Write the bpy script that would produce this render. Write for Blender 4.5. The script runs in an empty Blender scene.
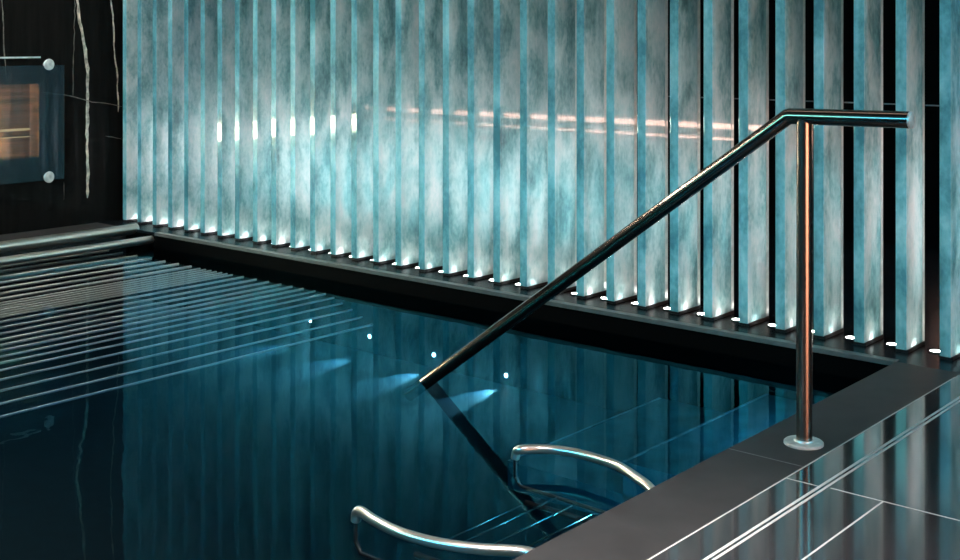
import bpy, bmesh, math, random
from mathutils import Vector, Matrix
random.seed(7)
S = bpy.context.scene
COL = S.collection

# ------------------------------------------------------------------ camera
F_PX, HOR, CAM_H = 1220.0, 40.0, 1.2
FW = Vector((-1040.0, F_PX)).normalized()
RT = Vector((FW.y, -FW.x))
cam_d = bpy.data.cameras.new('camera'); cam = bpy.data.objects.new('camera', cam_d); COL.objects.link(cam)
cam_d.sensor_fit = 'HORIZONTAL'; cam_d.sensor_width = 36.0
cam_d.lens = F_PX / 960 * 36.0
cam_d.shift_x = 0.0; cam_d.shift_y = (HOR - 280.0) / 960
cam_d.clip_start = 0.05
cam.location = (0, 0, CAM_H)
cam.rotation_euler = (math.radians(90), 0, math.atan2(-FW.x, FW.y))
S.camera = cam


def ray(px):
    v = FW + RT * ((px - 480) / F_PX)
    return v


def at(px, py, z=0.0):
    """point of a horizontal plane seen at a photo position"""
    d = F_PX * (CAM_H - z) / (py - HOR)
    p = ray(px) * d
    return Vector((p.x, p.y, z))


def on_x(px, py, X):
    r = ray(px); d = X / r.x
    return Vector((X, r.y * d, CAM_H - (py - HOR) / F_PX * d))


# ------------------------------------------------------------------ helpers
def tag(o, label, cat, group=None, kind=None):
    o['label'] = label; o['category'] = cat
    if group: o['group'] = group
    if kind: o['kind'] = kind
    return o


def empty(name, loc=(0, 0, 0)):
    o = bpy.data.objects.new(name, None); COL.objects.link(o)
    o.location = loc; o.empty_display_size = 0.05
    return o


def link(name, bm, mats, parent=None, loc=(0, 0, 0), smooth=False):
    me = bpy.data.meshes.new(name)
    bmesh.ops.recalc_face_normals(bm, faces=bm.faces[:])
    if smooth:
        for f in bm.faces: f.smooth = True
    bm.to_mesh(me); bm.free()
    if not isinstance(mats, (list, tuple)): mats = [mats]
    for m in mats: me.materials.append(m)
    if smooth:
        try: me.set_sharp_from_angle(angle=math.radians(40))
        except Exception: pass
    o = bpy.data.objects.new(name, me); COL.objects.link(o)
    o.location = loc
    if parent is not None: o.parent = parent
    return o


def box(bm, x0, x1, y0, y1, z0, z1, mi=0, bev=0.0):
    vs = [bm.verts.new((x, y, z)) for x in (x0, x1) for y in (y0, y1) for z in (z0, z1)]
    idx = [(0, 1, 3, 2), (4, 6, 7, 5), (0, 4, 5, 1), (2, 3, 7, 6), (0, 2, 6, 4), (1, 5, 7, 3)]
    fs = [bm.faces.new([vs[i] for i in q]) for q in idx]
    for f in fs: f.material_index = mi
    if bev > 0:
        es = list({e for f in fs for e in f.edges})
        bmesh.ops.bevel(bm, geom=es, offset=bev, segments=2, affect='EDGES', profile=0.5)
    return fs


def B(*a, **k):
    bm = bmesh.new(); box(bm, *a, **k); return bm


def tube(bm, pts, r, seg=20, cap=True, mi=0):
    """round tube along a polyline"""
    pts = [Vector(p) for p in pts]
    n = len(pts); rings = []
    t0 = (pts[1] - pts[0]).normalized()
    up = Vector((0, 0, 1)) if abs(t0.z) < 0.9 else Vector((0, 1, 0))
    u = t0.cross(up).normalized()
    for i, p in enumerate(pts):
        a = (pts[i] - pts[i - 1]).normalized() if i > 0 else t0
        b = (pts[i + 1] - pts[i]).normalized() if i < n - 1 else a
        t = (a + b).normalized()
        u = (u - t * u.dot(t)).normalized(); w = t.cross(u)
        k = 1.0 / max(0.5, math.sqrt((1 + a.dot(b)) / 2))
        # mitre: stretch across the bend
        bend = (b - a)
        bd = bend.normalized() if bend.length > 1e-5 else None
        ring = []
        for s in range(seg):
            th = 2 * math.pi * s / seg
            off = u * math.cos(th) * r + w * math.sin(th) * r
            if bd is not None:
                bdn = (bd - t * bd.dot(t)).normalized()
                off += bdn * off.dot(bdn) * (k - 1)
            ring.append(bm.verts.new(p + off))
        rings.append(ring)
    for i in range(n - 1):
        for s in range(seg):
            f = bm.faces.new((rings[i][s], rings[i][(s + 1) % seg], rings[i + 1][(s + 1) % seg], rings[i + 1][s]))
            f.material_index = mi
    if cap:
        for q in (rings[0], rings[-1]):
            f = bm.faces.new(q); f.material_index = mi


def T(pts, r, seg=20):
    bm = bmesh.new(); tube(bm, pts, r, seg); return bm


def arc_path(pts, n=10):
    """Catmull-Rom through the points"""
    P = [Vector(p) for p in pts]; P = [P[0] * 2 - P[1]] + P + [P[-1] * 2 - P[-2]]
    out = []
    for i in range(1, len(P) - 2):
        for k in range(n):
            t = k / n
            a, b, c, d = P[i - 1], P[i], P[i + 1], P[i + 2]
            out.append(0.5 * ((2 * b) + (c - a) * t + (2 * a - 5 * b + 4 * c - d) * t * t + (3 * b - a - 3 * c + d) * t ** 3))
    out.append(P[-2])
    return out


def lathe(bm, prof, seg=32, axis='Z', mi=0):
    """profile of (radius, height) round an axis"""
    rings = []
    for r, h in prof:
        ring = []
        for s in range(seg):
            a = 2 * math.pi * s / seg
            c, d = r * math.cos(a), r * math.sin(a)
            co = {'Z': (c, d, h), 'X': (h, c, d), 'Y': (c, h, d)}[axis]
            ring.append(bm.verts.new(co))
        rings.append(ring)
    for i in range(len(rings) - 1):
        for s in range(seg):
            f = bm.faces.new((rings[i][s], rings[i][(s + 1) % seg], rings[i + 1][(s + 1) % seg], rings[i + 1][s]))
            f.material_index = mi
    for q in (rings[0], rings[-1]):
        f = bm.faces.new(q); f.material_index = mi


def LA(prof, seg=32, axis='Z'):
    bm = bmesh.new(); lathe(bm, prof, seg, axis); return bm


# ------------------------------------------------------------------ materials
def mat(name):
    m = bpy.data.materials.new(name); m.use_nodes = True
    nt = m.node_tree; nt.nodes.clear()
    out = nt.nodes.new('ShaderNodeOutputMaterial')
    return m, nt, out


def pbr(name, color, rough=0.5, metal=0.0, coat=0.0, spec=0.5, noise=0.0, nscale=8.0, bump=0.0, stretch=(1, 1, 1)):
    m, nt, out = mat(name)
    p = nt.nodes.new('ShaderNodeBsdfPrincipled')
    p.inputs['Base Color'].default_value = (*color, 1)
    p.inputs['Roughness'].default_value = rough
    p.inputs['Metallic'].default_value = metal
    p.inputs['Coat Weight'].default_value = coat
    p.inputs['Coat Roughness'].default_value = 0.03
    p.inputs['Specular IOR Level'].default_value = spec
    if noise > 0 or bump > 0:
        tc = nt.nodes.new('ShaderNodeTexCoord'); mp = nt.nodes.new('ShaderNodeMapping')
        mp.inputs['Scale'].default_value = stretch
        nt.links.new(tc.outputs['Object'], mp.inputs['Vector'])
        nz = nt.nodes.new('ShaderNodeTexNoise'); nz.inputs['Scale'].default_value = nscale
        nz.inputs['Detail'].default_value = 6
        nt.links.new(mp.outputs['Vector'], nz.inputs['Vector'])
        if noise > 0:
            rp = nt.nodes.new('ShaderNodeValToRGB')
            rp.color_ramp.elements[0].position = 0.3; rp.color_ramp.elements[1].position = 0.7
            rp.color_ramp.elements[0].color = (*[c * (1 - noise) for c in color], 1)
            rp.color_ramp.elements[1].color = (*[min(1, c * (1 + noise)) for c in color], 1)
            nt.links.new(nz.outputs['Fac'], rp.inputs['Fac'])
            nt.links.new(rp.outputs['Color'], p.inputs['Base Color'])
        if bump > 0:
            bp = nt.nodes.new('ShaderNodeBump'); bp.inputs['Strength'].default_value = bump
            bp.inputs['Distance'].default_value = 0.01
            nt.links.new(nz.outputs['Fac'], bp.inputs['Height'])
            nt.links.new(bp.outputs['Normal'], p.inputs['Normal'])
    nt.links.new(p.outputs['BSDF'], out.inputs['Surface'])
    return m


def emit(name, color, strength):
    m, nt, out = mat(name)
    e = nt.nodes.new('ShaderNodeEmission')
    e.inputs['Color'].default_value = (*color, 1); e.inputs['Strength'].default_value = strength
    nt.links.new(e.outputs['Emission'], out.inputs['Surface'])
    return m


M = {}
M['deck'] = pbr('dark stone tile', (0.021, 0.0188, 0.0185), rough=0.55, noise=0.22, nscale=9, spec=0.25)
M['ledge'] = pbr('black ledge stone', (0.008, 0.010, 0.012), rough=0.25, noise=0.2, nscale=9, spec=0.05)
M['polished'] = pbr('polished dark stone tile', (0.022, 0.0195, 0.0205), rough=0.10, noise=0.22, nscale=9, spec=1.0, coat=0.3)
M['grout'] = pbr('pale grout', (0.42, 0.4, 0.38), rough=0.5)
M['lip'] = pbr('grey stone edge', (0.07, 0.074, 0.07), rough=0.4, noise=0.2, nscale=20)
M['marble'] = pbr('black marble', (0.006, 0.0055, 0.005), spec=0.04, rough=0.06, noise=0.4, nscale=4, stretch=(1, 6, 0.6))
M['vein'] = pbr('cream marble vein', (0.50, 0.43, 0.33), rough=0.3, noise=0.7, nscale=30)
M['vein_dim'] = pbr('dim marble vein', (0.12, 0.10, 0.08), rough=0.3, noise=0.6, nscale=30)
M['black'] = pbr('black wall panel', (0.0012, 0.0012, 0.0012), rough=0.6, spec=0.02)
M['seam'] = pbr('grey joint', (0.16, 0.15, 0.15), rough=0.5)
M['ceiling'] = pbr('dark ceiling', (0.012, 0.014, 0.016), rough=0.7)
M['steel'] = pbr('polished stainless steel', (0.62, 0.58, 0.54), rough=0.13, metal=1.0)
M['dark_steel'] = pbr('dark polished steel', (0.23, 0.175, 0.145), rough=0.18, metal=1.0)
M['post_steel'] = pbr('satin dark steel', (0.24, 0.19, 0.165), rough=0.27, metal=1.0)
M['cream_steel'] = pbr('bright satin steel', (0.85, 0.78, 0.70), rough=0.28, metal=1.0)
M['brushed'] = pbr('brushed stainless steel', (0.66, 0.64, 0.6), rough=0.38, metal=0.6, noise=0.25, nscale=40)
M['bar_steel'] = pbr('submerged stainless bar', (0.88, 0.86, 0.80), rough=0.38, metal=0.2)
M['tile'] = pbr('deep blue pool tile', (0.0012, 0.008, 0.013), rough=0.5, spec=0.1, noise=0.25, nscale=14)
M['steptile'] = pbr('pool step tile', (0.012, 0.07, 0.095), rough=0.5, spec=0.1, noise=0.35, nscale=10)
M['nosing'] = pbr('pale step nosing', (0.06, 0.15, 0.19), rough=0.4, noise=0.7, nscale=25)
M['shoe'] = pbr('black metal shoe', (0.01, 0.012, 0.013), rough=0.35, metal=0.5)
M['onyx'] = pbr('brown onyx slab', (0.24, 0.105, 0.055), rough=0.3, noise=0.85, nscale=5, stretch=(1, 0.4, 6))
M['led'] = emit('white light lens', (1.0, 0.97, 0.92), 90)
M['pool_led'] = emit('underwater light lens', (0.75, 0.95, 1.0), 40)
M['ember'] = emit('orange ember line', (1.0, 0.60, 0.30), 2.2)
M['flame'] = emit('warm glowing bar', (1.0, 0.76, 0.52), 500)
M['hearth'] = emit('orange hearth glow', (1.0, 0.46, 0.28), 22)
M['strip'] = emit('warm wall strip', (1.0, 0.55, 0.42), 26)
M['wash'] = emit('cool blue ceiling diffuser', (0.05, 0.56, 1.0), 20)
M['tealwash'] = emit('teal wall diffuser', (0.22, 0.95, 0.90), 17)
M['sidewash'] = emit('cool white ceiling diffuser', (0.09, 0.72, 1.0), 52)
M['soft'] = emit('dim neutral diffuser', (1.0, 0.93, 0.86), 2.2)
M['loungewash'] = emit('warm white ceiling diffuser', (1.0, 0.95, 0.86), 110)
M['deckwash'] = emit('neutral ceiling diffuser', (1.0, 0.95, 0.92), 25)


def glass_fin_material(name, stops):
    m, nt, out = mat(name)
    N = nt.nodes.new; L = nt.links.new
    tc = N('ShaderNodeTexCoord'); oi = N('ShaderNodeObjectInfo')
    mul = N('ShaderNodeVectorMath'); mul.operation = 'SCALE'; mul.inputs['Scale'].default_value = 37.0
    cmb = N('ShaderNodeCombineXYZ')
    for k in range(3): L(oi.outputs['Random'], cmb.inputs[k])
    L(cmb.outputs[0], mul.inputs[0])
    add = N('ShaderNodeVectorMath'); add.operation = 'ADD'
    L(tc.outputs['Object'], add.inputs[0]); L(mul.outputs[0], add.inputs[1])
    # broad clouds
    mp = N('ShaderNodeMapping'); mp.inputs['Scale'].default_value = (7, 7, 3.6); L(add.outputs[0], mp.inputs['Vector'])
    n1 = N('ShaderNodeTexNoise'); n1.inputs['Scale'].default_value = 1.0; n1.inputs['Detail'].default_value = 5
    n1.inputs['Roughness'].default_value = 0.55; n1.inputs['Distortion'].default_value = 0.35
    L(mp.outputs[0], n1.inputs['Vector'])
    # fine crystalline grain
    mp2 = N('ShaderNodeMapping'); mp2.inputs['Scale'].default_value = (60, 60, 38); L(add.outputs[0], mp2.inputs['Vector'])
    n2 = N('ShaderNodeTexNoise'); n2.inputs['Scale'].default_value = 1.0; n2.inputs['Detail'].default_value = 3
    L(mp2.outputs[0], n2.inputs['Vector'])
    # vertical drawn streaks
    mp3 = N('ShaderNodeMapping'); mp3.inputs['Scale'].default_value = (50, 50, 0.5); L(add.outputs[0], mp3.inputs['Vector'])
    n3 = N('ShaderNodeTexNoise'); n3.inputs['Scale'].default_value = 1.0; n3.inputs['Detail'].default_value = 2
    L(mp3.outputs[0], n3.inputs['Vector'])
    s1 = N('ShaderNodeMath'); s1.operation = 'MULTIPLY_ADD'; L(n2.outputs['Fac'], s1.inputs[0]); s1.inputs[1].default_value = 0.26
    L(n1.outputs['Fac'], s1.inputs[2])
    s2 = N('ShaderNodeMath'); s2.operation = 'MULTIPLY_ADD'; L(n3.outputs['Fac'], s2.inputs[0]); s2.inputs[1].default_value = 0.12
    L(s1.outputs[0], s2.inputs[2])
    rp = N('ShaderNodeValToRGB'); L(s2.outputs[0], rp.inputs['Fac'])
    cr = rp.color_ramp
    cr.elements[0].position = stops[0][0]; cr.elements[0].color = (*stops[0][1], 1)
    cr.elements[1].position = stops[-1][0]; cr.elements[1].color = (*stops[-1][1], 1)
    for q, c in stops[1:-1]:
        e = cr.elements.new(q); e.color = (*c, 1)
    p = N('ShaderNodeBsdfPrincipled')
    L(rp.outputs['Color'], p.inputs['Base Color'])
    p.inputs['Roughness'].default_value = 0.34
    p.inputs['Specular IOR Level'].default_value = 0.6
    p.inputs['Coat Weight'].default_value = 1.0; p.inputs['Coat Roughness'].default_value = 0.05
    tr = N('ShaderNodeBsdfTranslucent'); L(rp.outputs['Color'], tr.inputs['Color'])
    mx = N('ShaderNodeMixShader'); mx.inputs[0].default_value = 0.45
    L(p.outputs[0], mx.inputs[1]); L(tr.outputs[0], mx.inputs[2])
    L(mx.outputs[0], out.inputs['Surface'])
    return m


M['glass'] = glass_fin_material('mottled teal glass', [(0.46, (0.10, 0.22, 0.235)), (0.60, (0.26, 0.46, 0.475)), (0.74, (0.56, 0.70, 0.70)), (0.92, (0.84, 0.86, 0.86))])
M['front'] = glass_fin_material('blue glass front edge', [(0.55, (0.08, 0.27, 0.32)), (0.72, (0.20, 0.52, 0.58)), (0.92, (0.42, 0.74, 0.78))])
M['edge'] = pbr('polished pale glass edge', (0.85, 0.88, 0.82), rough=0.35, coat=0.3, noise=0.15, nscale=30)


def thin_glass():
    m, nt, out = mat('smoked sheet glass')
    N = nt.nodes.new; L = nt.links.new
    fr = N('ShaderNodeFresnel'); fr.inputs['IOR'].default_value = 1.3
    tr = N('ShaderNodeBsdfTransparent'); tr.inputs['Color'].default_value = (0.62, 0.72, 0.74, 1)
    gl = N('ShaderNodeBsdfGlossy'); gl.inputs['Roughness'].default_value = 0.03; gl.inputs['Color'].default_value = (0.8, 0.95, 1, 1)
    df = N('ShaderNodeBsdfDiffuse'); df.inputs['Color'].default_value = (0.03, 0.06, 0.075, 1)
    m1 = N('ShaderNodeMixShader'); m1.inputs[0].default_value = 0.3
    L(tr.outputs[0], m1.inputs[1]); L(df.outputs[0], m1.inputs[2])
    m2 = N('ShaderNodeMixShader'); L(fr.outputs[0], m2.inputs[0]); L(m1.outputs[0], m2.inputs[1]); L(gl.outputs[0], m2.inputs[2])
    L(m2.outputs[0], out.inputs['Surface'])
    return m


M['sheet'] = thin_glass()


def water_material():
    m, nt, out = mat('still pool water')
    N = nt.nodes.new; L = nt.links.new
    tc = N('ShaderNodeTexCoord')
    nz = N('ShaderNodeTexNoise'); nz.inputs['Scale'].default_value = 5.0; nz.inputs['Detail'].default_value = 2
    L(tc.outputs['Object'], nz.inputs['Vector'])
    bp = N('ShaderNodeBump'); bp.inputs['Strength'].default_value = 0.035; bp.inputs['Distance'].default_value = 0.02
    L(nz.outputs['Fac'], bp.inputs['Height'])
    fr = N('ShaderNodeFresnel'); fr.inputs['IOR'].default_value = 1.33
    L(bp.outputs[0], fr.inputs['Normal'])
    gl = N('ShaderNodeBsdfGlossy'); gl.inputs['Roughness'].default_value = 0.01
    gl.inputs['Color'].default_value = (0.11, 0.56, 0.78, 1)
    L(bp.outputs[0], gl.inputs['Normal'])
    tr = N('ShaderNodeBsdfTransparent')
    mx = N('ShaderNodeMixShader'); L(fr.outputs[0], mx.inputs[0]); L(tr.outputs[0], mx.inputs[1]); L(gl.outputs[0], mx.inputs[2])
    L(mx.outputs[0], out.inputs['Surface'])
    va = N('ShaderNodeVolumeAbsorption'); va.inputs['Color'].default_value = (0.10, 0.62, 0.80, 1)
    va.inputs['Density'].default_value = 0.9
    L(va.outputs[0], out.inputs['Volume'])
    return m


M['water'] = water_material()

# ------------------------------------------------------------------ dimensions
XL, XR, YF, YB, ZC = -7.12, 3.2, -2.6, 7.0, 3.2        # room
LIP, EDGE, WAT, PF = 4.47, -1.77, -0.09, -0.43        # fin ledge, deck edge, water level, pool floor
PITCH, LED0, LEDY, FINY = 0.168, -2.381, 4.667, 4.61
POOL_NEAR = -1.6

# ------------------------------------------------------------------ setting


def struct(name, bm, mats, **k):
    o = link(name, bm, mats, **k); o['kind'] = 'structure'; return o


bm = bmesh.new()
box(bm, EDGE, -1.531, YF, LIP, -0.6, 0)
box(bm, -1.531, XR, YF, LIP, -0.6, 0, mi=3)
box(bm, XL, -1.531, LIP, 4.85, -0.6, 0, mi=4)
box(bm, -1.531, XR, LIP, 4.85, -0.6, 0, mi=3)
box(bm, XL, XR, 4.85, YB, -0.6, 0, mi=4)
box(bm, XL, EDGE, YF, POOL_NEAR, -0.6, 0)
box(bm, XL, -6.78, POOL_NEAR, LIP, -0.6, 0)
g = 0.0006


def grout(x0, x1, y0, y1): box(bm, x0, x1, y0, y1, -0.002, g, mi=1)


grout(-1.533, -1.5285, YF, 4.40)
grout(-1.2625, -1.2575, YF, 3.092)
grout(-1.405, XR, 3.092, 3.0965)
for yy in (3.2, 2.0, 0.8, -0.4): box(bm, EDGE, -1.535, yy, yy + 0.002, -0.002, g * 0.6, mi=2)
box(bm, -1.5285, -1.435, 3.085, 3.089, -0.002, g * 0.6, mi=1)
for yy in (1.9, 0.7, -0.5): grout(-1.405, XR, yy, yy + 0.0045)
for xx in (-0.66, -0.06, 0.54, 1.14, 1.74): grout(xx, xx + 0.0045, YF, 3.092)
floor = struct('floor', bm, [M['deck'], M['grout'], M['seam'], M['polished'], M['ledge']])

bm = bmesh.new()
box(bm, -6.46, EDGE, LIP - 0.012, LIP + 0.028, -0.016, 0.003, bev=0.002)
struct('trim_1', bm, M['lip'])
bm = bmesh.new()
box(bm, -1.4355, -1.4275, YF, 4.5, -0.002, 0.0012)
box(bm, -1.4195, -1.4125, YF, 4.5, -0.002, 0.0012)
struct('trim_2', bm, M['grout'])

# pool basin
bm = bmesh.new()
box(bm, XL, EDGE + 0.2, POOL_NEAR - 0.1, LIP + 0.2, PF - 0.1, PF)
struct('floor_pool', bm, M['tile'])
bm = bmesh.new()
box(bm, -6.8, EDGE + 0.002, LIP - 0.004, LIP + 0.1, PF, -0.014)
struct('wall_pool_back', bm, M['black'])
bm = bmesh.new()
box(bm, EDGE - 0.003, EDGE + 0.1, POOL_NEAR, LIP, PF, -0.02)
struct('wall_pool_right', bm, M['tile'])

# left wall with its lit recess
WX = XL
NY0, NY1 = 2.15, on_x(40, 100, WX).y
NZ0, NZ1 = on_x(30, 158, WX).z, on_x(30, 84, WX).z
bm = bmesh.new()
T_ = 0.45
box(bm, WX - T_, WX, NY1, YB, 0, ZC)
box(bm, WX - T_, WX, YF, NY0, 0, ZC)
box(bm, WX - T_, WX, NY0, NY1, 0, NZ0)
box(bm, WX - T_, WX, NY0, NY1, NZ1, ZC)
box(bm, WX - T_, WX - 0.11, NY0, NY1, NZ0, NZ1, mi=3)
box(bm, WX - 0.11, WX - 0.001, NY1 - 0.008, NY1 + 0.002, NZ0, NZ1, mi=3)


def vein(pts, w, mi, jit=0.0035):
    P = [on_x(a, b, WX + 0.0012) for a, b in pts]
    fine = []
    for a, b in zip(P, P[1:]):
        n = max(2, int((b - a).length / 0.035))
        for k in range(n): fine.append(a.lerp(b, k / n))
    fine.append(P[-1])
    rows = []
    for i, p in enumerate(fine):
        t = (fine[min(i + 1, len(fine) - 1)] - fine[max(i - 1, 0)]).normalized()
        nrm = Vector((0, -t.z, t.y))
        c = p + nrm * random.uniform(-jit, jit)
        h = w * random.uniform(0.55, 1.15) * 0.5
        if i in (0, len(fine) - 1): h *= 0.25
        rows.append((bm.verts.new(c + nrm * h), bm.verts.new(c - nrm * h)))
    for (a, b), (c, d) in zip(rows, rows[1:]):
        f = bm.faces.new((a, b, d, c)); f.material_index = mi


vein([(87, -140), (84, -84), (82, -54), (78, -15), (77, 0), (80, 22), (85, 50), (87.5, 68), (88, 95), (87, 140), (88, 168), (87, 198)], 0.023, 1)
vein([(112, -120), (113, -74), (110, -24), (111, 0), (113, 15), (114, 45), (117, 75), (118.5, 112)], 0.011, 1)
vein([(75.5, -40), (75, 0), (73.5, 60), (73, 97)], 0.006, 2)
vein([(2, -40), (2.2, 0), (4, 50), (5.5, 72), (6, 86)], 0.008, 2)
vein([(41, 92), (52, 93.5), (65, 95), (75, 97), (92, 102), (105, 103), (122, 106.5)], 0.006, 2, 0.001)
vein([(105, 136), (112, 137), (122, 139)], 0.005, 2, 0.001)
vein([(64, 182), (64, 200)], 0.004, 2, 0.001)
wl = struct('wall_left', bm, [M['marble'], M['vein'], M['vein_dim'], M['onyx']])

bm = bmesh.new()
box(bm, XL - 0.45, XR + 0.3, YB, YB + 0.15, 0, ZC)
for z in (0.825, 1.65, 2.45): box(bm, XL, XR, YB - 0.001, YB, z - 0.004, z + 0.004, mi=1)
struct('wall_back', bm, [M['black'], M['seam']])
# right wall with the recess of the hearth
HY0, HY1, HZ0, HZ1 = -0.5, 2.7, 0.05, 0.95
bm = bmesh.new()
box(bm, XR, XR + 0.3, YF, HY0, 0, ZC); box(bm, XR, XR + 0.3, HY1, YB, 0, ZC)
box(bm, XR, XR + 0.3, HY0, HY1, 0, HZ0); box(bm, XR, XR + 0.3, HY0, HY1, HZ1, ZC)
struct('wall_right', bm, M['marble'])
struct('wall_front', B(XL - 0.45, XR + 0.3, YF - 0.15, YF, 0, ZC), M['black'])
struct('ceiling', B(XL - 0.45, XR + 0.3, YF - 0.15, YB + 0.15, ZC, ZC + 0.1), M['ceiling'])

# ------------------------------------------------------------------ glass fins and the lights at their feet
ORD = ['first', 'second', 'third', 'fourth', 'fifth', 'sixth', 'seventh', 'eighth', 'ninth', 'tenth', 'eleventh', 'twelfth',
       'thirteenth', 'fourteenth', 'fifteenth', 'sixteenth', 'seventeenth', 'eighteenth', 'nineteenth', 'twentieth',
       'twenty-first', 'twenty-second', 'twenty-third', 'twenty-fourth', 'twenty-fifth', 'twenty-sixth', 'twenty-seventh',
       'twenty-eighth', 'twenty-ninth', 'thirtieth', 'thirty-first', 'thirty-second', 'thirty-third', 'thirty-fourth']
FW_, FD = 0.043, 0.19      # fin width and depth
fin = empty('glass_fin')
bb = B(-FW_ / 2, FW_ / 2, 0, FD - 0.024, 0.012, ZC - 0.002, bev=0.0025)
bb.normal_update()
for f in bb.faces:
    if f.calc_center_median().y < 0.0005: f.material_index = 1
blade = link('glass_blade', bb, [M['glass'], M['front']], fin)
edge = link('polished_edge', B(-FW_ / 2, FW_ / 2, FD - 0.024, FD, 0.012, ZC - 0.002, bev=0.0025), M['edge'], fin)
edge['label'] = 'pale polished rear edge'
shoe = link('base_shoe', B(-FW_ / 2 - 0.004, FW_ / 2 + 0.004, 0.006, FD - 0.004, 0.0, 0.014, bev=0.002), M['shoe'], fin)

led = empty('floor_light')
rim = link('rim', LA([(0.026, 0.0), (0.026, 0.004), (0.0205, 0.006), (0.0205, 0.002)], 28), M['shoe'], led)
lens = link('lens', LA([(0.020, 0.0015), (0.020, 0.0045), (0.012, 0.006), (0.003, 0.0062)], 28), M['led'], led)
ld = bpy.data.lights.new('floor_beam', 'SPOT'); ld.energy = 0.6; ld.color = (1.0, 0.87, 0.87)
ld.spot_size = math.radians(52); ld.spot_blend = 1.0; ld.shadow_soft_size = 0.012
beam = bpy.data.objects.new('beam', ld); COL.objects.link(beam); beam.parent = led
beam.location = (0, 0, 0.02); beam.rotation_euler = (math.radians(180), math.radians(28), 0)
ln = bpy.data.lights.new('floor_beam_narrow', 'SPOT'); ln.energy = 1400.0; ln.color = (1.0, 0.80, 0.815)
ln.spot_size = math.radians(20); ln.spot_blend = 1.0; ln.shadow_soft_size = 0.012
lg_ = bpy.data.lights.new('floor_glint', 'SPOT'); lg_.energy = 3.0; lg_.color = (1.0, 0.98, 0.96)
lg_.spot_size = math.radians(15); lg_.spot_blend = 0.8; lg_.shadow_soft_size = 0.008
gb = bpy.data.objects.new('beam', lg_); COL.objects.link(gb); gb.parent = led
gb.location = (0, 0.0, 0.02); gb.rotation_euler = Vector((-0.085, 0.136, 0.022)).to_track_quat('-Z', 'Y').to_euler()
lf = bpy.data.lights.new('floor_glow', 'SPOT'); lf.energy = 1.6; lf.color = (1.0, 0.98, 0.96)
lf.spot_size = math.radians(40); lf.spot_blend = 1.0; lf.shadow_soft_size = 0.008
fb = bpy.data.objects.new('beam', lf); COL.objects.link(fb); fb.parent = led
fb.location = (0, 0.0, 0.018); fb.rotation_euler = Vector((-0.085, -0.02, 0.004)).to_track_quat('-Z', 'Y').to_euler()
nb = bpy.data.objects.new('beam', ln); COL.objects.link(nb); nb.parent = led
nb.location = (0.0, 0.02, 0.02); nb.rotation_euler = (math.radians(178), math.radians(7.6), 0)


def copy_thing(root):
    r = root.copy(); COL.objects.link(r)
    for ch in list(root.children):
        c = ch.copy(); COL.objects.link(c); c.parent = r
    return r


NF = 33
for i in range(NF):                      # counted from the black marble wall
    x = LED0 + PITCH * (i - 27)          # the floor light in the gap left of fin i+1
    if i == 0: f = fin
    else: f = copy_thing(fin)
    # fin i stands just right of the light at x - PITCH
    f.location = (x - PITCH + 0.048 + FW_ / 2, FINY, 0)
    if i < 27:
        lab = 'tall mottled teal glass fin, %s from the black marble wall' % ORD[i]
    elif i == 28:
        lab = 'tall blue-teal glass fin seen partly behind the handrail post'
    else:
        lab = 'tall blue-teal glass fin, %s from the right end of the row' % ORD[NF - 1 - i]
    tag(f, lab, 'glass fin', 'upright glass fins along the pool ledge')
    lo = led if i == 0 else copy_thing(led)
    lo.location = (x, LEDY + 0.038 * ((x + 4.3) / 2.6) ** 2, 0)
    nxt = ORD[i]
    if i < 27:
        lab = 'small white floor light right of the %s glass fin from the black wall' % ORD[i]
    elif i == NF - 1:
        lab = 'small round white floor light right of the last glass fin in the row'
    else:
        lab = 'small white floor light in a gap, %s from the right end of the row' % ORD[NF - 1 - i]
    tag(lo, lab, 'floor light', 'round lights between the glass fins')

# ------------------------------------------------------------------ handrail
HR = 0.0242
HY = 3.383
rail = empty('handrail', (-1.62, HY, 0))
tag(rail, 'polished steel handrail sloping from the deck down into the water on one post', 'handrail')
off = Vector((1.62, -HY, 0))


def loc_pts(pts): return [Vector(p) + off for p in pts]


bend = Vector((-1.668, HY, 0.972)); wat = Vector((-3.16, HY, WAT - 0.012))
dv = (wat - bend).normalized()
foot = bend + dv * ((bend.z - (WAT - 0.07)) / -dv.z)
path = [Vector((-1.300, HY, 0.976)), bend + Vector((0.005, 0, 0.0)), bend + dv * 0.005, foot]
link('top_rail', T(loc_pts(path), HR, 28), M['dark_steel'], rail, smooth=True)
ec = LA([(HR + 0.0005, 0.0), (HR + 0.0005, 0.006), (HR * 0.8, 0.0085), (HR * 0.5, 0.009)], 28, 'X')
link('end_cap', ec, M['brushed'], rail, loc=(0.3195, 0, 0.976), smooth=True)
link('post', T([(0.002, 0, 0.0), (0.002, 0, 0.965)], 0.0235, 28), M['post_steel'], rail, smooth=True)
fl = link('base_plate', LA([(0.058, 0.0), (0.058, 0.006), (0.055, 0.009), (0.029, 0.010), (0.0275, 0.014), (0.0240, 0.015)], 40), M['brushed'], rail, smooth=True)
fl['label'] = 'round brushed steel base plate'

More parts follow.
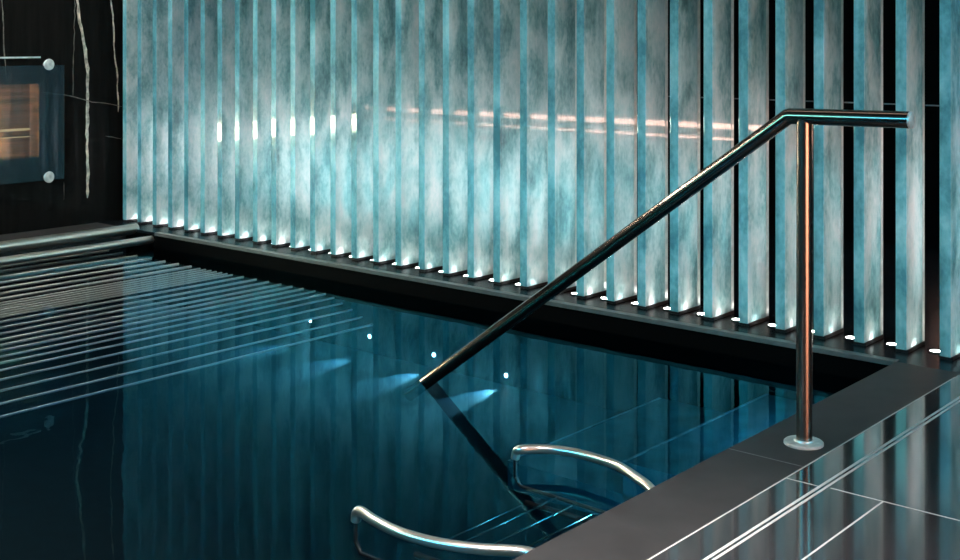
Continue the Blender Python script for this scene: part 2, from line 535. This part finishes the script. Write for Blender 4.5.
# ------------------------------------------------------------------ bar seat with bowed arm rails at the deck edge
SZ = -0.03
seat = empty('water_bench', (-2.05, 2.55, PF))
tag(seat, 'submerged steel bar bench with two bowed arm rails below the deck edge', 'bench')
so = Vector((2.05, -2.55, -PF))
farp = [Vector((EDGE + 0.02, 2.80, SZ))] + [at(a, b, SZ) for a, b in [(649, 487), (640, 480), (620, 467), (600, 459.5), (580, 454), (560, 450.5), (540, 449)]]
e = at(522, 449.5, SZ)
farp += [e, e + Vector((-0.020, 0, -0.010)), e + Vector((-0.026, 0, -0.032))]
nearp = [Vector((EDGE + 0.02, 2.31, SZ))] + [at(a, b, SZ) for a, b in [(522, 551.5), (480, 549), (440, 543.5), (410, 536), (390, 528.5), (372, 519)]]
e = at(361, 511.5, SZ)
nearp += [e, e + Vector((-0.020, 0.004, -0.010)), e + Vector((-0.026, 0.006, -0.032))]
for P in (farp, nearp):
    link('arm_rail', T([p + so for p in arc_path(P, 6)], 0.0135, 20), M['cream_steel'], seat, smooth=True)
    q = P[-1] + so
    link('strut', T([q + Vector((0, 0, 0.006)), q + Vector((0, 0, -0.055)), q + Vector((0.02, 0, -0.08)), Vector((1.9 - 1.62, q.y, q.z - 0.085))], 0.006, 12), M['shoe'], seat, smooth=True)
BZ = -0.135
for a, b in [((430, 548), (522, 505)), ((450, 549), (556, 498)), ((475, 552), (574, 506)), ((508, 556), (592, 515))]:
    p, q = at(*a, BZ), at(*b, BZ); xm = (p.x + q.x) / 2
    link('seat_bar', T([Vector((xm, p.y, BZ)) + so, Vector((xm, q.y, BZ)) + so], 0.003, 14), M['steel'], seat, smooth=True)
x0 = at(430, 548, BZ).x - 0.03
for yy in (2.33, 2.80):
    link('side_bearer', T([Vector((x0, yy, BZ - 0.016)) + so, Vector((EDGE, yy, BZ - 0.013)) + so], 0.008, 14), M['shoe'], seat, smooth=True)

# ------------------------------------------------------------------ steps under the handrail
st = empty('pool_steps', (-2.3, 3.9, PF))
tag(st, 'blue tiled steps under the water beside the handrail', 'steps')
for z, xn in ((-0.22, -2.30), (-0.33, -2.80)):
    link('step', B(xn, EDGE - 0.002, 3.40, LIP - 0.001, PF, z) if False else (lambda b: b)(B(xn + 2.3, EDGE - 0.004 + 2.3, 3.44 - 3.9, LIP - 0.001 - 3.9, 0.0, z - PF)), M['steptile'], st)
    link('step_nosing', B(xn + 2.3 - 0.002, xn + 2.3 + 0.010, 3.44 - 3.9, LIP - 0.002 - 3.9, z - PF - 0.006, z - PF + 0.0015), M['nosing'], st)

# ------------------------------------------------------------------ tubes and bar lounger along the left side
tb = link('overflow_rail', T([(-6.70, -1.55, 0.0), (-6.70, LIP + 0.02, 0.0)], 0.033, 28), M['cream_steel'], smooth=True)
tag(tb, 'thick polished steel tube along the pool edge nearest the marble wall', 'pool rail', 'long steel tubes beside the marble wall')
tb2 = link('overflow_rail', T([(-6.50, -1.55, -0.045), (-6.50, LIP - 0.001, -0.045)], 0.024, 28), M['cream_steel'], smooth=True)
tag(tb2, 'thinner steel tube at the waterline between the thick tube and the lounger bars', 'pool rail', 'long steel tubes beside the marble wall')

lg = empty('bar_lounger', (-5.5, 2.5, PF))
tag(lg, 'underwater lounger of long parallel steel bars at the left end of the pool', 'pool lounger')
lo_ = Vector((5.5, -2.5, -PF))
ys = [266.5, 271.8, 277.3, 283.0, 288.5, 294, 299.3]
ys += [303.2 + 2.35 * k for k in range(7)]
ys += [322.3, 328.2, 334, 340, 345.4, 351, 357, 363.3, 370.5, 380, 391, 404, 417]
prof = [(262, -0.10), (303, -0.115), (320, -0.13), (350, -0.15), (370, -0.18), (417, -0.28)]
xs = []
for y in ys:
    for (a, za), (b, zb) in zip(prof, prof[1:]):
        if a <= y <= b + 0.01: z = za + (zb - za) * (y - a) / (b - a)
    p = at(0, y, z); xs.append((p.x, z))
    r = 0.0080 if y < 300 else (0.0050 if y < 321 else (0.0062 if y < 356 else 0.0052))
    link('bar', T([Vector((p.x, -0.6, z)) + lo_, Vector((p.x, min(LIP - 0.006, 4.458 * (CAM_H - z) / 1.364), z)) + lo_], r, 12), M['bar_steel'], lg, smooth=True)
for yy in (-0.3, 1.2):
    bm = bmesh.new(); tube(bm, [Vector((x, yy, z - 0.022)) + lo_ for x, z in xs], 0.011, 12)
    for x, z in (xs[2], xs[-2]): tube(bm, [Vector((x, yy, PF)) + lo_, Vector((x, yy, z - 0.02)) + lo_], 0.014, 12)
    link('support_frame', bm, M['bar_steel'], lg, smooth=True)

# ------------------------------------------------------------------ underwater lights in the far pool wall
pl = empty('pool_light')
link('bezel', LA([(0.017, 0.0), (0.017, -0.003), (0.012, -0.005), (0.0095, -0.003)], 24, 'Y'), M['shoe'], pl)
link('lens', LA([(0.0092, 0.0), (0.0092, -0.004), (0.006, -0.006), (0.002, -0.0065)], 24, 'Y'), M['pool_led'], pl)
pd = bpy.data.lights.new('pool_beam', 'SPOT'); pd.energy = 170; pd.color = (0.42, 0.88, 1.0)
pd.spot_size = math.radians(38); pd.spot_blend = 0.8; pd.shadow_soft_size = 0.01
pb = bpy.data.objects.new('beam', pd); COL.objects.link(pb); pb.parent = pl
pb.location = (0, -0.02, 0); pb.rotation_euler = (math.radians(90 - 13), 0, math.radians(180))
names = ['leftmost small round underwater light in the far pool wall, dim and beyond the lounger bars',
         'second underwater light from the left, its blue beam nearest the lounger bars',
         'third underwater light from the left, just left of where the handrail meets the water',
         'rightmost bright underwater light in the far pool wall, right of the handrail']
for i, X in enumerate((-5.02, -4.56, -4.106, -3.643)):
    o = pl if i == 0 else copy_thing(pl)
    o.location = (X, LIP - 0.004, (-0.33, -0.344, -0.364, -0.383)[i])
    tag(o, names[i], 'pool light', 'underwater lights in the far pool wall')

sp = empty('pool_light')  # hidden lights added to brighten the steps and the water there
link('bezel', LA([(0.05, 0.0), (0.05, -0.004), (0.036, -0.006), (0.033, -0.004)], 24, 'X'), M['shoe'], sp)
link('lens', LA([(0.033, 0.0), (0.033, -0.004), (0.02, -0.008), (0.004, -0.009)], 24, 'X'), M['pool_led'], sp)
qd = bpy.data.lights.new('side_pool_beam', 'SPOT'); qd.energy = 26; qd.color = (0.08, 0.60, 0.80)
qd.spot_size = math.radians(150); qd.spot_blend = 1.0; qd.shadow_soft_size = 0.03
qb = bpy.data.objects.new('beam', qd); COL.objects.link(qb); qb.parent = sp
qb.location = (-0.02, 0, 0); qb.rotation_euler = Vector((-1, 0, -0.1)).to_track_quat('-Z', 'Y').to_euler()
for i, Y in enumerate((4.0, 3.0)):
    o = sp if i == 0 else copy_thing(sp)
    o.location = (EDGE - 0.004, Y, -0.155)
    tag(o, 'round blue underwater light beneath the deck edge, %s from the glass fins' % ORD[i], 'pool light', 'underwater lights beneath the deck edge')

# ------------------------------------------------------------------ glass panel over the recess in the marble wall
PY1 = on_x(64, 100, WX + 0.035).y; PZ1 = on_x(64, 65, WX + 0.035).z; PZ0 = on_x(64, 178.5, WX + 0.035).z
pn = empty('fire_screen', (WX + 0.035, 3.0, 0.7))
tag(pn, 'dark glass sheet on steel buttons over the glowing recess in the black marble wall', 'fire screen')
link('sheet', B(-0.005, 0.005, 2.0 - 3.0, PY1 - 3.0, PZ0 - 0.7, PZ1 - 0.7, bev=0.001), M['sheet'], pn)
for yy in (on_x(48.5, 65, WX + 0.04).y, 2.16):
    for py in (64.5, 177):
        zz = on_x(48.5, py, WX + 0.04).z
        k = link('standoff', LA([(0.016, -0.0345), (0.016, 0.006), (0.034, 0.0062), (0.036, 0.012), (0.032, 0.018), (0.012, 0.019), (0.010, 0.014), (0.002, 0.014)], 24, 'X'),
                 M['brushed'], pn, loc=(0, yy - 3.0, zz - 0.7), smooth=True)
tl = link('recess_trim', B(WX - 0.002, WX + 0.008, 2.15, on_x(40, 57, WX).y, on_x(20, 57.5, WX).z - 0.005, on_x(20, 57.5, WX).z + 0.005), M['brushed'])
tag(tl, 'thin pale metal strip on the black marble above the glass panel', 'metal strip')
hb = empty('recess_lamp', (WX - 0.055, 3.0, NZ0))
tag(hb, 'warm glowing bar lamp inside the recess of the black marble wall', 'lamp')
link('stand', B(-0.03, 0.03, -0.80, 0.79, 0.0, 0.006), M['shoe'], hb)
for z0, z1 in ((0.012, 0.03), (0.042, 0.105), (0.118, 0.136)):
    link('glowing_bar', B(0.0, 0.02, -0.78, 0.77, z0, z1), M['flame'], hb)
for z0, z1 in ((0.168, 0.182), (0.125, 0.131)):
    link('ember_line', B(-0.04, -0.03, -0.78, 1.045, z0, z1), M['ember'], hb)
for yy in (-0.795, 0.785):
    link('bracket', B(-0.012, 0.022, yy - 0.006, yy + 0.006, 0.012, 0.18), M['shoe'], hb)

# ------------------------------------------------------------------ lamps and added fill lights outside the frame
ht = empty('hearth', (XR + 0.1, 1.1, HZ0))
tag(ht, 'low orange hearth set in the right marble wall', 'fireplace')
link('glow_panel', B(0.10, 0.12, -1.58, 1.58, 0.02, 0.86), M['hearth'], ht)
link('hearth_frame', (lambda b: (box(b, -0.1, 0.12, -1.60, -1.58, 0, 0.90), box(b, -0.1, 0.12, 1.58, 1.60, 0, 0.90), box(b, -0.1, 0.12, -1.58, 1.58, 0, 0.015), b)[3])(bmesh.new()), M['shoe'], ht)
wl2 = empty('wall_light', (-1.85, YB, 0.60))
tag(wl2, 'long warm strip light on the black wall behind the glass fins', 'wall light')
link('housing', B(-0.66, 0.66, -0.03, 0, -0.07, 0.10, bev=0.003), M['shoe'], wl2)
link('diffuser', B(-0.64, 0.64, -0.036, -0.028, 0.03, 0.062), M['strip'], wl2)
link('diffuser', B(-0.64, 0.64, -0.036, -0.028, -0.04, -0.028), M['strip'], wl2)


def ceiling_lamp(loc, lx, ly, m, label):
    o = empty('ceiling_light', loc)
    link('housing', B(-lx / 2 - 0.02, lx / 2 + 0.02, -ly / 2 - 0.02, ly / 2 + 0.02, -0.05, 0, bev=0.004), M['shoe'], o)
    link('diffuser', B(-lx / 2, lx / 2, -ly / 2, ly / 2, -0.056, -0.048), m, o)
    tag(o, label, 'ceiling light', 'ceiling lights')
    return o


ceiling_lamp((-6.3, 1.6, ZC), 0.12, 5.0, M['loungewash'], 'long neutral ceiling light over the bar lounger')  # added so the steel tubes and bars catch a long highlight
o = ceiling_lamp((-0.9, 0.9, ZC), 0.3, 0.3, M['deckwash'], 'square neutral downlight over the near deck')
dl = bpy.data.lights.new('downlight', 'SPOT'); dl.energy = 3300; dl.color = (1.0, 0.93, 0.90)
dl.spot_size = math.radians(44); dl.spot_blend = 1.0; dl.shadow_soft_size = 0.15
do = bpy.data.objects.new('beam', dl); COL.objects.link(do); do.parent = o; do.location = (0, 0, -0.08)
do.rotation_euler = Vector((-0.45, 1.0, -3.1)).to_track_quat('-Z', 'Y').to_euler()


ceiling_lamp((-2.4, 3.3, ZC), 3.2, 0.3, M['soft'], 'long dim neutral ceiling light above the handrail')  # added to give the rail a highlight along its top


def fill_panel(loc, rz, h, w_, m, label, grp):
    o = empty('wall_light', loc); o.rotation_euler = (0, 0, rz)  # glowing panel added as fill, not a known fitting
    link('housing', B(-w_ / 2 - 0.02, w_ / 2 + 0.02, -0.05, 0, -0.02, h + 0.02, bev=0.004), M['shoe'], o)
    link('diffuser', B(-w_ / 2, w_ / 2, -0.056, -0.048, 0, h), m, o)
    tag(o, label, 'wall light', grp)


for k, X in enumerate((-6.2, -4.9, -3.6, -2.3)):  # unseen fill added to colour the front faces of the fins
    fill_panel((X, YF, 2.25), math.pi, 0.88, 1.2, M['tealwash'] if k < 2 else M['wash'], ('wide teal wall light, %s from the left on the front wall' if k < 2 else 'wide blue wall light, %s from the left on the front wall') % ORD[k], 'blue lights on the front wall')
for k, Y in enumerate((3.4, 4.3)):  # unseen fill added for the side faces of the fins
    fill_panel((XR, Y, 2.25), -math.pi / 2, 0.8, 0.8, M['sidewash'], 'wide cool white wall light, %s from the hearth on the right wall' % ORD[k], 'white lights on the right wall')

# ------------------------------------------------------------------ water
wt = link('pool_water', B(-6.9, EDGE + 0.05, POOL_NEAR - 0.05, LIP + 0.05, PF - 0.02, WAT), M['water'])
tag(wt, 'still dark blue pool water mirroring the glass fins', 'water', kind='stuff')

# ------------------------------------------------------------------ world and render settings
w = bpy.data.worlds.new('world'); S.world = w; w.use_nodes = True
w.node_tree.nodes['Background'].inputs['Color'].default_value = (0.01, 0.012, 0.015, 1)
S.view_settings.view_transform = 'Standard'; S.view_settings.look = 'None'
S.view_settings.gamma = 1.0; S.view_settings.use_curve_mapping = False
S.view_settings.exposure = -0.12
S.cycles.max_bounces = 12; S.cycles.glossy_bounces = 6; S.cycles.transparent_max_bounces = 12
S.cycles.use_denoising = True
S.cycles.sample_clamp_indirect = 6.0
